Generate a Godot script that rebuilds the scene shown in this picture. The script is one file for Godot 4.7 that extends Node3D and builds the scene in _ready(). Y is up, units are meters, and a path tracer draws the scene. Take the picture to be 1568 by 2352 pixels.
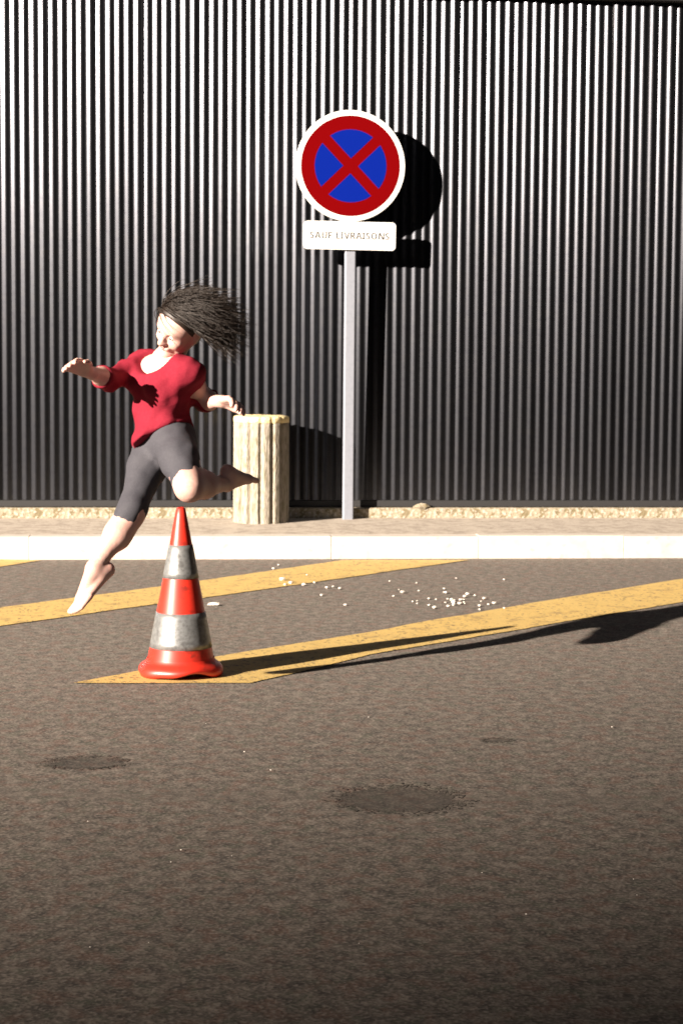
extends Node3D

# ---------------------------------------------------------------- camera model (photo measured on a 1568 x 2352 copy)
const FOCAL := 4000.0
const EYE := Vector3(0.0, 1.4, 0.0)
const WALL_TURN := 0.096          # the wall, pavement and kerb recede a little to the right
const WALL_ORIGIN := Vector3(0.0, 0.0, -12.92)
const PAVE := 0.15                # pavement height
const KERB_FRONT := 1.294         # distance of the kerb face from the plinth
var cam_basis := Basis()
var street := Transform3D()
var rng := RandomNumberGenerator.new()
var road_noise := FastNoiseLite.new()
var lane_noise := FastNoiseLite.new()
var grit_noise := FastNoiseLite.new()
var M := {}
var taken := {}

func ray(x, y) -> Vector3:
	return (cam_basis * Vector3((x - 784.0) / FOCAL, -(y - 1176.0) / FOCAL, -1.0)).normalized()

func on_level(x, y, h := 0.0) -> Vector3:      # where the sight line through that pixel meets the height h
	var d := ray(x, y)
	return EYE + d * ((h - EYE.y) / d.y)

func at_depth(x, y, depth) -> Vector3:
	var d := ray(x, y)
	return EYE + d * (depth / -d.z)

# ---------------------------------------------------------------- helpers
func lin(r, g, b) -> Color:
	return Color(r, g, b).linear_to_srgb()

func numbered(called: String) -> String:
	if not taken.has(called):
		taken[called] = 0
		return called
	taken[called] += 1
	return "%s_%03d" % [called, taken[called]]

func tag(o, label := "", category := "", group := "", kind := ""):
	if label: o.set_meta("label", label)
	if category: o.set_meta("category", category)
	if group: o.set_meta("group", group)
	if kind: o.set_meta("kind", kind)
	return o

func thing(called, label, category, xf := Transform3D(), group := "") -> Node3D:
	var o := Node3D.new()
	o.name = numbered(called)
	add_child(o, true)
	o.transform = xf
	tag(o, label, category, group)
	return o

func part(called, mesh, material, parent, xf := Transform3D()) -> MeshInstance3D:
	var o := MeshInstance3D.new()
	o.name = numbered(called) if parent == self else called
	o.mesh = mesh
	o.material_override = material
	parent.add_child(o, true)
	o.transform = xf
	return o

func tri(st: SurfaceTool, a, b, c):            # a, b, c run anticlockwise seen from outside
	st.add_vertex(a); st.add_vertex(c); st.add_vertex(b)

func quad(st: SurfaceTool, a, b, c, d):
	tri(st, a, b, c); tri(st, a, c, d)

func begin() -> SurfaceTool:
	var st := SurfaceTool.new()
	st.begin(Mesh.PRIMITIVE_TRIANGLES)
	return st

func done(st: SurfaceTool, smooth := false) -> ArrayMesh:
	if smooth: st.index()
	st.generate_normals()
	return st.commit()

func add_box(st: SurfaceTool, lo: Vector3, hi: Vector3, bevel := 0.0):
	st.set_smooth_group(-1)
	var c := (lo + hi) / 2.0
	var s := (hi - lo) / 2.0
	var b: float = min(bevel, min(s.x, min(s.y, s.z)) * 0.9)
	if b <= 0.0:
		for ax in 3:
			for sg in [-1.0, 1.0]:
				var n := Vector3(); n[ax] = sg
				var u := Vector3(); u[(ax + 1) % 3] = 1.0
				var v := n.cross(u)
				quad(st, c + (n - u - v) * s, c + (n + u - v) * s, c + (n + u + v) * s, c + (n - u + v) * s)
		return
	var i := s - Vector3(b, b, b)
	for ax in 3:
		for sg in [-1.0, 1.0]:
			var n := Vector3(); n[ax] = sg
			var u := Vector3(); u[(ax + 1) % 3] = 1.0
			var v := n.cross(u)
			var f := func(p: Vector3) -> Vector3: return c + p * i + n * b
			quad(st, f.call(n - u - v), f.call(n + u - v), f.call(n + u + v), f.call(n - u + v))
	for ax in 3:                                # edges
		for s1 in [-1.0, 1.0]:
			for s2 in [-1.0, 1.0]:
				var n1 := Vector3(); n1[(ax + 1) % 3] = s1
				var n2 := Vector3(); n2[(ax + 2) % 3] = s2
				var e := Vector3(); e[ax] = i[ax]
				var k := c + n1 * i + n2 * i
				var p = [k - e + n1 * b, k + e + n1 * b, k + e + n2 * b, k - e + n2 * b]
				if s1 * s2 > 0: quad(st, p[3], p[2], p[1], p[0])
				else: quad(st, p[0], p[1], p[2], p[3])
	for sx in [-1.0, 1.0]:
		for sy in [-1.0, 1.0]:
			for sz in [-1.0, 1.0]:
				var k := c + Vector3(sx, sy, sz) * i
				var a := k + Vector3(sx * b, 0, 0)
				var d := k + Vector3(0, sy * b, 0)
				var e := k + Vector3(0, 0, sz * b)
				if sx * sy * sz > 0: tri(st, a, d, e)
				else: tri(st, a, e, d)

func box(lo: Vector3, hi: Vector3, bevel := 0.0) -> ArrayMesh:
	var st := begin()
	add_box(st, lo, hi, bevel)
	return done(st)

func prism(poly: PackedVector2Array, z0: float, z1: float, smooth_side := false) -> ArrayMesh:   # poly anticlockwise, extruded along z
	var st := begin()
	st.set_smooth_group(-1)
	var ids := Geometry2D.triangulate_polygon(poly)
	for i in range(0, ids.size(), 3):
		var a := poly[ids[i]]; var b := poly[ids[i + 1]]; var c := poly[ids[i + 2]]
		if (b - a).cross(c - a) < 0.0:
			var t := b; b = c; c = t
		tri(st, Vector3(a.x, a.y, z1), Vector3(b.x, b.y, z1), Vector3(c.x, c.y, z1))
		tri(st, Vector3(a.x, a.y, z0), Vector3(c.x, c.y, z0), Vector3(b.x, b.y, z0))
	if smooth_side: st.set_smooth_group(1)
	for i in poly.size():
		var a := poly[i]; var b := poly[(i + 1) % poly.size()]
		quad(st, Vector3(a.x, a.y, z0), Vector3(b.x, b.y, z0), Vector3(b.x, b.y, z1), Vector3(a.x, a.y, z1))
	return done(st)

func tube(st: SurfaceTool, pts: Array, radii: Array, sides := 6):
	st.set_smooth_group(0)
	var rings := []
	for i in pts.size():
		var d: Vector3 = (pts[min(i + 1, pts.size() - 1)] - pts[max(i - 1, 0)]).normalized()
		var u := d.cross(Vector3(0.31, 0.9, 0.3)).normalized()
		var v := d.cross(u)
		var ring := []
		for k in sides:
			var a := TAU * k / sides
			ring.append(pts[i] + (u * cos(a) + v * sin(a)) * radii[i])
		rings.append(ring)
	for i in pts.size() - 1:
		for k in sides:
			var k2 := (k + 1) % sides
			quad(st, rings[i][k], rings[i][k2], rings[i + 1][k2], rings[i + 1][k])
	for e in [0, pts.size() - 1]:
		for k in range(1, sides - 1):
			if e == 0: tri(st, rings[0][0], rings[0][k + 1], rings[0][k])
			else: tri(st, rings[e][0], rings[e][k], rings[e][k + 1])

func lathe(profile: Array, sides := 48, shape = null) -> ArrayMesh:   # profile of (radius, height) upwards; shape(angle, i) bends a point
	var st := begin()
	st.set_smooth_group(0)
	var rows := []
	for i in profile.size():
		var row := []
		for k in sides:
			var a := TAU * k / sides
			var p := Vector3(cos(a) * profile[i].x, profile[i].y, -sin(a) * profile[i].x)
			row.append(shape.call(a, i, p) if shape != null else p)
		rows.append(row)
	for i in profile.size() - 1:
		for k in sides:
			var k2 := (k + 1) % sides
			quad(st, rows[i][k], rows[i][k2], rows[i + 1][k2], rows[i + 1][k])
	return done(st)

# ---------------------------------------------------------------- materials
func noise_image(size: int, kind: int, freq: float, seed_: int, octaves := 3) -> PackedByteArray:
	var n := FastNoiseLite.new()
	n.seed = seed_
	n.noise_type = kind
	n.frequency = freq
	n.fractal_type = FastNoiseLite.FRACTAL_FBM if octaves > 1 else FastNoiseLite.FRACTAL_NONE
	n.fractal_octaves = octaves
	n.cellular_return_type = FastNoiseLite.RETURN_CELL_VALUE
	n.cellular_jitter = 1.0
	var im := n.get_seamless_image(size, size)
	im.convert(Image.FORMAT_L8)
	return im.get_data()

func texture_of(size: int, data: PackedByteArray) -> ImageTexture:
	var im := Image.create_from_data(size, size, false, Image.FORMAT_RGB8, data)
	return ImageTexture.create_from_image(im)

func mix_texture(size: int, layers: Array, colors: Array, base: Color) -> ImageTexture:
	# base (linear) and, for each layer of bytes, a colour (linear) laid on by (byte - low) / (high - low)
	var out := PackedByteArray()
	out.resize(size * size * 3)
	var lut := PackedByteArray()
	lut.resize(1024)
	for i in 1024: lut[i] = int(Color(i / 1023.0, 0, 0).linear_to_srgb().r * 255.0)
	for p in size * size:
		var r := base.r; var g := base.g; var b := base.b
		for i in layers.size():
			var c = colors[i]
			var t: float = clampf((layers[i][p] - c[1]) / float(c[2] - c[1]), 0.0, 1.0) * c[3]
			r += (c[0].r - r) * t; g += (c[0].g - g) * t; b += (c[0].b - b) * t
		out[p * 3] = lut[int(clampf(r, 0, 1) * 1023)]; out[p * 3 + 1] = lut[int(clampf(g, 0, 1) * 1023)]; out[p * 3 + 2] = lut[int(clampf(b, 0, 1) * 1023)]
	return texture_of(size, out)

func plain(color: Color, rough: float, metal := 0.0) -> StandardMaterial3D:
	var m := StandardMaterial3D.new()
	m.albedo_color = color
	m.roughness = rough
	m.metallic = metal
	return m

func triplanar(m: StandardMaterial3D, tex, metres: float, relief = null, depth_cm := 0.0) -> StandardMaterial3D:
	m.albedo_texture = tex
	m.uv1_triplanar = true
	m.uv1_world_triplanar = true
	m.uv1_scale = Vector3.ONE / metres
	if relief:
		m.heightmap_enabled = true
		m.heightmap_texture = relief
		m.heightmap_scale = depth_cm
	return m

func grey_texture(size: int, data: PackedByteArray) -> ImageTexture:
	return ImageTexture.create_from_image(Image.create_from_data(size, size, false, Image.FORMAT_L8, data))

func make_materials():
	var cells := noise_image(1024, FastNoiseLite.TYPE_CELLULAR, 0.17, 3, 1)
	var cells2 := noise_image(1024, FastNoiseLite.TYPE_CELLULAR, 0.085, 11, 1)
	var fine := noise_image(1024, FastNoiseLite.TYPE_SIMPLEX_SMOOTH, 0.22, 5, 2)
	var patch := noise_image(1024, FastNoiseLite.TYPE_SIMPLEX_SMOOTH, 0.012, 8, 4)
	var tint := noise_image(1024, FastNoiseLite.TYPE_SIMPLEX_SMOOTH, 0.035, 21, 2)
	var grain := noise_image(1024, FastNoiseLite.TYPE_SIMPLEX_SMOOTH, 0.42, 15, 2)
	# dark binder, pale and reddish stones, and larger patches of differing mix
	var clump := noise_image(1024, FastNoiseLite.TYPE_SIMPLEX_SMOOTH, 0.055, 91, 4)
	var hue := noise_image(1024, FastNoiseLite.TYPE_SIMPLEX_SMOOTH, 0.04, 92, 2)
	var asphalt := mix_texture(1024, [clump, clump, hue, tint, grain, fine], [
		[Color(0.042, 0.036, 0.032), 122, 35, 0.95], [Color(0.215, 0.182, 0.153), 132, 230, 0.95], [Color(0.08, 0.085, 0.062), 140, 210, 0.6],
		[Color(0.13, 0.078, 0.06), 140, 200, 0.7], [Color(0.02, 0.018, 0.016), 120, 215, 0.75], [Color(0.31, 0.268, 0.232), 130, 220, 0.62]], Color(0.112, 0.094, 0.079))
	M.asphalt = triplanar(plain(Color.WHITE, 0.92), asphalt, 3.7, grey_texture(1024, fine), 0.12)
	patch = noise_image(512, FastNoiseLite.TYPE_SIMPLEX_SMOOTH, 0.02, 8, 4)
	fine = noise_image(512, FastNoiseLite.TYPE_SIMPLEX_SMOOTH, 0.3, 5, 2)
	cells = noise_image(512, FastNoiseLite.TYPE_CELLULAR, 0.25, 3, 1)
	cells2 = noise_image(512, FastNoiseLite.TYPE_CELLULAR, 0.12, 11, 1)
	var paint := mix_texture(512, [fine, cells, patch, cells, patch], [
		[Color(0.40, 0.235, 0.05), 120, 210, 0.5], [Color(0.62, 0.40, 0.12), 150, 255, 0.6], [Color(0.36, 0.23, 0.07), 130, 200, 0.35], [Color(0.09, 0.07, 0.045), 22, 6, 0.9], [Color(0.2, 0.15, 0.08), 180, 205, 0.4]], Color(0.5, 0.36, 0.125))
	M.yellow = triplanar(plain(Color.WHITE, 0.75), paint, 1.5, grey_texture(512, fine), 0.15)
	var conc := mix_texture(512, [patch, fine, cells2, cells], [
		[Color(0.2, 0.163, 0.13), 110, 200, 0.55], [Color(0.27, 0.235, 0.195), 110, 200, 0.45], [Color(0.18, 0.15, 0.115), 238, 252, 0.7], [Color(0.15, 0.122, 0.095), 40, 10, 0.5]], Color(0.41, 0.36, 0.3))
	M.pavement = triplanar(plain(Color.WHITE, 0.95), conc, 1.7, grey_texture(512, fine), 0.15)
	var kerb := mix_texture(512, [patch, fine, cells2], [
		[Color(0.38, 0.335, 0.285), 130, 210, 0.6], [Color(0.42, 0.38, 0.335), 120, 210, 0.4], [Color(0.36, 0.3, 0.24), 240, 252, 0.6]], Color(0.46, 0.42, 0.375))
	M.kerb = triplanar(plain(Color.WHITE, 0.9), kerb, 1.5, grey_texture(512, fine), 0.12)
	var moss := noise_image(512, FastNoiseLite.TYPE_SIMPLEX_SMOOTH, 0.02, 31, 4)
	var dirt := noise_image(512, FastNoiseLite.TYPE_SIMPLEX_SMOOTH, 0.05, 37, 4)
	var grit := noise_image(512, FastNoiseLite.TYPE_CELLULAR, 0.2, 41, 1)
	var plinth := mix_texture(512, [moss, dirt, grit], [
		[Color(0.12, 0.098, 0.045), 120, 165, 0.85], [Color(0.44, 0.40, 0.345), 135, 190, 0.8], [Color(0.12, 0.095, 0.06), 60, 10, 0.5]], Color(0.265, 0.225, 0.165))
	M.plinth = triplanar(plain(Color.WHITE, 0.95), plinth, 0.9, grey_texture(512, dirt), 0.5)
	var bol := mix_texture(512, [dirt, moss, grit], [
		[Color(0.15, 0.127, 0.095), 120, 200, 0.85], [Color(0.12, 0.105, 0.055), 140, 200, 0.8], [Color(0.2, 0.175, 0.13), 40, 8, 0.3]], Color(0.285, 0.255, 0.212))
	M.bollard = triplanar(plain(Color.WHITE, 0.95), bol, 0.55, grey_texture(512, dirt), 0.5)
	M.bollard.uv1_scale = Vector3(3.2, 0.55, 3.2)       # streaks run down the staves
	var cap := mix_texture(512, [dirt, grit], [[Color(0.46, 0.33, 0.11), 140, 200, 0.8], [Color(0.3, 0.23, 0.12), 60, 10, 0.6]], Color(0.7, 0.58, 0.32))
	M.cap = triplanar(plain(Color.WHITE, 0.8), cap, 0.5, grey_texture(512, dirt), 0.4)
	# dark grey coated sheet: one even colour over crest and valley alike; the stripes come from its sheen alone
	var sheet := mix_texture(512, [dirt, moss], [[Color(0.074, 0.074, 0.081), 120, 200, 0.6], [Color(0.104, 0.102, 0.104), 130, 200, 0.5]], Color(0.092, 0.091, 0.098))
	M.ribs = []
	for k in 6:
		var tone: float = [1.0, 0.86, 0.95, 0.78, 1.05, 0.9][k]
		var m := plain(Color(tone * 0.94, tone * 0.965, tone), [0.28, 0.295, 0.285, 0.305, 0.275, 0.29][k], 1.0)
		m.anisotropy_enabled = true
		m.anisotropy = 0.6
		M.ribs.append(triplanar(m, sheet, 1.3))
	M.backing = plain(lin(0.34, 0.34, 0.35), 0.6, 0.4)      # plain galvanised steel
	M.gap_shade = plain(lin(0.012, 0.012, 0.013), 0.7)  # near-black: the shade of the gap is put into the colour
	M.dark = plain(lin(0.02, 0.02, 0.022), 0.8)
	M.wall = plain(lin(0.12, 0.115, 0.11), 0.9)
	M.post = triplanar(plain(Color(0.98, 0.99, 1.0), 0.45, 0.15), mix_texture(256, [noise_image(256, FastNoiseLite.TYPE_SIMPLEX_SMOOTH, 0.06, 51, 3)], [[Color(0.175, 0.184, 0.212), 120, 200, 0.5]], Color(0.215, 0.227, 0.262)), 0.6)
	M.sign_white = plain(lin(0.66, 0.66, 0.65), 0.4)
	M.sign_red = plain(lin(0.1, 0.001, 0.0015), 0.8)
	M.sign_red.metallic_specular = 0.0
	M.sign_blue = plain(lin(0.002, 0.0095, 0.15), 0.8)
	M.sign_blue.metallic_specular = 0.0
	M.sign_back = plain(lin(0.3, 0.3, 0.31), 0.5, 0.6)
	M.letter = plain(lin(0.03, 0.03, 0.03), 0.7)
	var scuff := noise_image(512, FastNoiseLite.TYPE_SIMPLEX_SMOOTH, 0.016, 61, 4)
	var red := mix_texture(512, [dirt, scuff], [[Color(0.44, 0.024, 0.012), 120, 200, 0.6], [Color(0.15, 0.02, 0.014), 155, 190, 0.9]], Color(0.58, 0.026, 0.014))
	M.cone_red = triplanar(plain(Color.WHITE, 0.42), red, 0.7)
	M.cone_red.clearcoat_enabled = true
	M.cone_red.clearcoat = 0.25
	M.cone_red.clearcoat_roughness = 0.35
	var band := mix_texture(512, [dirt, scuff, grit], [[Color(0.17, 0.175, 0.18), 120, 190, 0.8], [Color(0.1, 0.1, 0.1), 160, 200, 0.8], [Color(0.13, 0.13, 0.13), 70, 20, 0.4]], Color(0.27, 0.28, 0.285))
	M.cone_band = triplanar(plain(Color.WHITE, 0.4, 0.55), band, 0.6)
	M.chip = triplanar(plain(Color.WHITE, 0.9), mix_texture(256, [noise_image(256, FastNoiseLite.TYPE_SIMPLEX_SMOOTH, 0.08, 71, 3)], [[Color(0.4, 0.36, 0.3), 120, 190, 0.7]], Color(0.66, 0.62, 0.57)), 0.1)
	M.dark_asphalt = M.asphalt.duplicate()
	M.dark_asphalt.albedo_color = lin(0.55, 0.54, 0.53)
	# person
	var cloth := noise_image(512, FastNoiseLite.TYPE_SIMPLEX_SMOOTH, 0.14, 81, 2)
	var skin := mix_texture(256, [noise_image(256, FastNoiseLite.TYPE_SIMPLEX_SMOOTH, 0.05, 83, 3)], [[Color(0.5, 0.26, 0.215), 120, 200, 0.5]], Color(0.54, 0.345, 0.295))
	M.skin = triplanar(plain(Color.WHITE, 0.55), skin, 0.5)
	M.skin.subsurf_scatter_enabled = true
	M.skin.subsurf_scatter_strength = 0.15
	M.top = triplanar(plain(Color.WHITE, 0.85), mix_texture(512, [cloth, dirt], [[Color(0.14, 0.01, 0.02), 120, 200, 0.5], [Color(0.21, 0.02, 0.034), 120, 200, 0.6]], Color(0.18, 0.014, 0.026)), 0.35, grey_texture(512, cloth), 0.05)
	M.top.metallic_specular = 0.2
	M.legging = triplanar(plain(Color.WHITE, 0.8), mix_texture(512, [cloth, dirt], [[Color(0.026, 0.026, 0.034), 120, 200, 0.5], [Color(0.05, 0.05, 0.062), 120, 200, 0.6]], Color(0.036, 0.036, 0.045)), 0.3, grey_texture(512, cloth), 0.05)
	M.hair = plain(lin(0.012, 0.0062, 0.0032), 0.55)
	M.eye_white = plain(lin(0.6, 0.58, 0.55), 0.2)
	M.iris = plain(lin(0.03, 0.018, 0.01), 0.15)
	M.lip = plain(lin(0.42, 0.14, 0.13), 0.45)
	M.mast = plain(lin(0.25, 0.25, 0.26), 0.5, 0.7)

# ---------------------------------------------------------------- ground
var dips := []      # centre, half width, half depth, metres deep

func local_of(p: Vector3) -> Vector3:
	return street.affine_inverse() * p

func road_height(l: Vector2) -> float:          # street coordinates: x along the kerb, y away from the plinth
	var away: float = smoothstep(KERB_FRONT, KERB_FRONT + 0.6, l.y)
	var h := away * 0.004 * road_noise.get_noise_2d(l.x * 0.6, l.y * 1.3)
	for d in dips:
		var q := Vector2((l.x - d[0].x) / d[1], (l.y - d[0].y) / d[2]).length()
		if q < 1.6: h -= d[3] * (1.0 - smoothstep(0.3, 1.5, q))
	return h

func spread(lo: float, fine_lo: float, fine_hi: float, hi: float, step: float) -> PackedFloat32Array:
	var out := PackedFloat32Array()
	var x := fine_lo
	var s := step
	var before := []
	while x > lo:
		s *= 1.35
		x = max(lo, x - s)
		before.append(x)
	before.reverse()
	for v in before: out.append(v)
	x = fine_lo
	while x < fine_hi:
		out.append(x)
		x += step
	s = step
	while x < hi:
		out.append(x)
		s *= 1.35
		x += s
	out.append(hi)
	return out

func build_road() -> MeshInstance3D:
	for d in [[200, 1752, 0.125, 0.085, 0.004, 0.5], [920, 1834, 0.185, 0.15, 0.006, 0.5], [1140, 1700, 0.05, 0.03, 0.002, 0.6]]:
		var l := local_of(on_level(d[0], d[1]))
		dips.append([Vector2(l.x, l.z), d[2], d[3], d[4], d[5]])
	var xs := spread(-110.0, -3.2, 3.2, 110.0, 0.05)
	var zs := spread(KERB_FRONT - 0.05, KERB_FRONT - 0.05, 9.2, 110.0, 0.05)
	var v := PackedVector3Array(); var n := PackedVector3Array(); var ix := PackedInt32Array()
	for z in zs:
		for x in xs:
			var l := Vector2(x, z)
			var h := road_height(l)
			v.append(Vector3(x, h, z))
			n.append(Vector3((road_height(l - Vector2(0.03, 0)) - road_height(l + Vector2(0.03, 0))) / 0.06, 1.0, (road_height(l - Vector2(0, 0.03)) - road_height(l + Vector2(0, 0.03))) / 0.06).normalized())
	var nx := xs.size()
	for j in zs.size() - 1:
		for i in nx - 1:
			var a := j * nx + i
			ix.append_array(PackedInt32Array([a, a + 1, a + nx, a + 1, a + nx + 1, a + nx]))
	var arrays := []
	arrays.resize(Mesh.ARRAY_MAX)
	arrays[Mesh.ARRAY_VERTEX] = v; arrays[Mesh.ARRAY_NORMAL] = n; arrays[Mesh.ARRAY_INDEX] = ix
	var mesh := ArrayMesh.new()
	mesh.add_surface_from_arrays(Mesh.PRIMITIVE_TRIANGLES, arrays)
	var road := part("road", mesh, M.asphalt, self, street)
	tag(road, "brown grey worn asphalt road in front of the kerb", "", "", "structure")
	for d in dips:
		dark_patch(road, d)
	return road

func dark_patch(road, d):                          # a darker patch of the asphalt, ragged at its rim
	var st := begin()
	st.set_smooth_group(0)
	var rim := []
	for k in 72:
		var a := TAU * k / 72
		var q := 0.95 + 0.16 * lane_noise.get_noise_2d(cos(a) * 2.2 + d[0].x * 5.0, sin(a) * 2.2) + 0.09 * grit_noise.get_noise_2d(k * 0.9, d[0].x)
		rim.append(Vector2(cos(a) * d[1], -sin(a) * d[2]) * q)
	var rows := []
	for i in 7:
		var row := []
		for k in 72:
			var p: Vector2 = d[0] + rim[k] * (i / 6.0)
			row.append(Vector3(p.x, road_height(p) + 0.0012, p.y))
		rows.append(row)
	var r := RandomNumberGenerator.new()
	r.seed = 8
	for k in 420:                                 # small specks round the rim
		var a := r.randf_range(0, TAU)
		var far := 0.86 + absf(r.randfn(0.0, 0.22))
		var o: Vector2 = d[0] + Vector2(cos(a) * d[1], -sin(a) * d[2]) * far
		var size: float = r.randf_range(0.003, 0.013) * minf(1.0, d[1] * 6.0)
		for e in 7:
			var a0 := TAU * e / 7; var a1 := TAU * (e + 1) / 7
			var ps := []
			for q in [o, o + Vector2(cos(a0), -sin(a0)) * size * (0.7 + 0.3 * sin(e * 2.1 + k)), o + Vector2(cos(a1), -sin(a1)) * size * (0.7 + 0.3 * sin(((e + 1) % 7) * 2.1 + k))]:
				ps.append(Vector3(q.x, road_height(q) + 0.0013 + 0.0000015 * k, q.y))
			tri(st, ps[0], ps[1], ps[2])
	for i in 6:
		for k in 72:
			var k2 := (k + 1) % 72
			if i > 0: tri(st, rows[i][k], rows[i + 1][k], rows[i][k2])
			tri(st, rows[i][k2], rows[i + 1][k], rows[i + 1][k2])
	part("dark_patch", done(st), M.dark_asphalt, road)

func stripe(road, upper: Array, lower: Array, seed_: int):     # two edges of a painted stripe, as pixels on the road, each from left to right
	var r := RandomNumberGenerator.new()
	r.seed = seed_
	var st := begin()
	st.set_smooth_group(0)
	var at_edge := func(e: Array, t: float) -> Vector2:
		var f := t * (e.size() - 1)
		var k := int(min(floor(f), e.size() - 2))
		var a := local_of(on_level(e[k][0], e[k][1])); var b := local_of(on_level(e[k + 1][0], e[k + 1][1]))
		var q := a.lerp(b, f - k)
		return Vector2(q.x, max(q.z, KERB_FRONT + 0.004))
	var rows := []
	for i in 121:
		var a: Vector2 = at_edge.call(upper, i / 120.0)
		var b: Vector2 = at_edge.call(lower, i / 120.0)
		var across := (b - a)
		a += across.normalized() * r.randf_range(-0.004, 0.004)
		b += across.normalized() * r.randf_range(-0.004, 0.004)
		var row := []
		for k in 5:
			var p := a.lerp(b, k / 4.0)
			p.y = max(p.y, KERB_FRONT + 0.004)
			row.append(Vector3(p.x, road_height(p) + 0.004, p.y))
		rows.append(row)
	for i in 120:
		for k in 4:
			quad(st, rows[i][k], rows[i][k + 1], rows[i + 1][k + 1], rows[i + 1][k])
	part("yellow_stripe", done(st), M.yellow, road)

# ---------------------------------------------------------------- the figure: a distance field meshed as surface nets
func field_mesh(bones: Array, cell: float, k: float, into: Dictionary, clips := [], bump = null):
	var margin := 5.0 / k + 2.0 * cell
	var lo := Vector3(INF, INF, INF); var hi := -lo
	for b in bones:
		for e in 2:
			var r: Vector3 = Vector3.ONE * (b[2 + e] + margin)
			lo = lo.min(b[e] - r); hi = hi.max(b[e] + r)
	var nx := int((hi.x - lo.x) / cell) + 2; var ny := int((hi.y - lo.y) / cell) + 2; var nz := int((hi.z - lo.z) / cell) + 2
	var sum := PackedFloat32Array()
	sum.resize(nx * ny * nz)
	for b in bones:
		var pa: Vector3 = b[0]; var pb: Vector3 = b[1]; var ra: float = b[2]; var rb: float = b[3]
		var big: float = max(ra, rb) + margin
		var l := (pa.min(pb) - Vector3.ONE * big - lo) / cell; var h := (pa.max(pb) + Vector3.ONE * big - lo) / cell
		var ba := pb - pa
		var bb: float = max(ba.length_squared(), 1e-9)
		for z in range(max(0, int(l.z)), min(nz, int(h.z) + 1)):
			for y in range(max(0, int(l.y)), min(ny, int(h.y) + 1)):
				var i0 := (z * ny + y) * nx
				for x in range(max(0, int(l.x)), min(nx, int(h.x) + 1)):
					var p := lo + Vector3(x, y, z) * cell - pa
					var t := clampf(p.dot(ba) / bb, 0.0, 1.0)
					var d := (p - ba * t).length() - (ra + (rb - ra) * t)
					if d < margin: sum[i0 + x] += exp(-k * d)
	var f := sum
	for z in nz:
		for y in ny:
			var i0 := (z * ny + y) * nx
			for x in nx:
				var s := f[i0 + x]
				if s <= 0.0:
					f[i0 + x] = margin
					continue
				var d := -log(s) / k
				if d < margin and (clips.size() or bump != null):
					var p := lo + Vector3(x, y, z) * cell
					if bump != null: d += bump.call(p)
					for c in clips:
						if c[0] == "plane":
							if p.distance_to(c[1]) < c[3]: d = max(d, (p - c[1]).dot(c[2]))
						elif c[0] == "ball": d = max(d, c[2] - p.distance_to(c[1]))
				f[i0 + x] = d
	var vs: PackedVector3Array = into.v
	var idx := PackedInt32Array()
	idx.resize(nx * ny * nz)
	idx.fill(-1)
	var steps := [0, 1, nx, nx + 1, nx * ny, nx * ny + 1, nx * ny + nx, nx * ny + nx + 1]
	var offs := [Vector3(0, 0, 0), Vector3(1, 0, 0), Vector3(0, 1, 0), Vector3(1, 1, 0), Vector3(0, 0, 1), Vector3(1, 0, 1), Vector3(0, 1, 1), Vector3(1, 1, 1)]
	var edges := [[0, 1], [2, 3], [4, 5], [6, 7], [0, 2], [1, 3], [4, 6], [5, 7], [0, 4], [1, 5], [2, 6], [3, 7]]
	for z in nz - 1:
		for y in ny - 1:
			for x in nx - 1:
				var i := (z * ny + y) * nx + x
				var f0 := f[i]
				if f0 > 6.0 * cell or f0 < -6.0 * cell: continue
				var inside := 0
				for s in steps:
					if f[i + s] < 0.0: inside += 1
				if inside == 0 or inside == 8: continue
				var acc := Vector3(); var cnt := 0
				for e in edges:
					var a := f[i + steps[e[0]]]; var b := f[i + steps[e[1]]]
					if (a < 0.0) != (b < 0.0):
						acc += offs[e[0]].lerp(offs[e[1]], a / (a - b)); cnt += 1
				idx[i] = vs.size()
				vs.append(lo + (Vector3(x, y, z) + acc / cnt) * cell)
	var tris: PackedInt32Array = into.i
	for z in range(1, nz - 1):
		for y in range(1, ny - 1):
			for x in range(1, nx - 1):
				var i := (z * ny + y) * nx + x
				var f0 := f[i]
				if f0 > 6.0 * cell or f0 < -6.0 * cell: continue
				for ax in 3:
					var s1: int = [1, nx, nx * ny][ax]
					var a := f[i]; var b := f[i + s1]
					if (a < 0.0) == (b < 0.0): continue
					var u: int = [nx, nx * ny, 1][ax]; var w: int = [nx * ny, 1, nx][ax]
					var q := [idx[i], idx[i - u], idx[i - u - w], idx[i - w]]
					if q.min() < 0: continue
					if a < 0.0: tris.append_array(PackedInt32Array([q[0], q[3], q[2], q[0], q[2], q[1]]))
					else: tris.append_array(PackedInt32Array([q[0], q[1], q[2], q[0], q[2], q[3]]))
	into.v = vs
	into.i = tris

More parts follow.
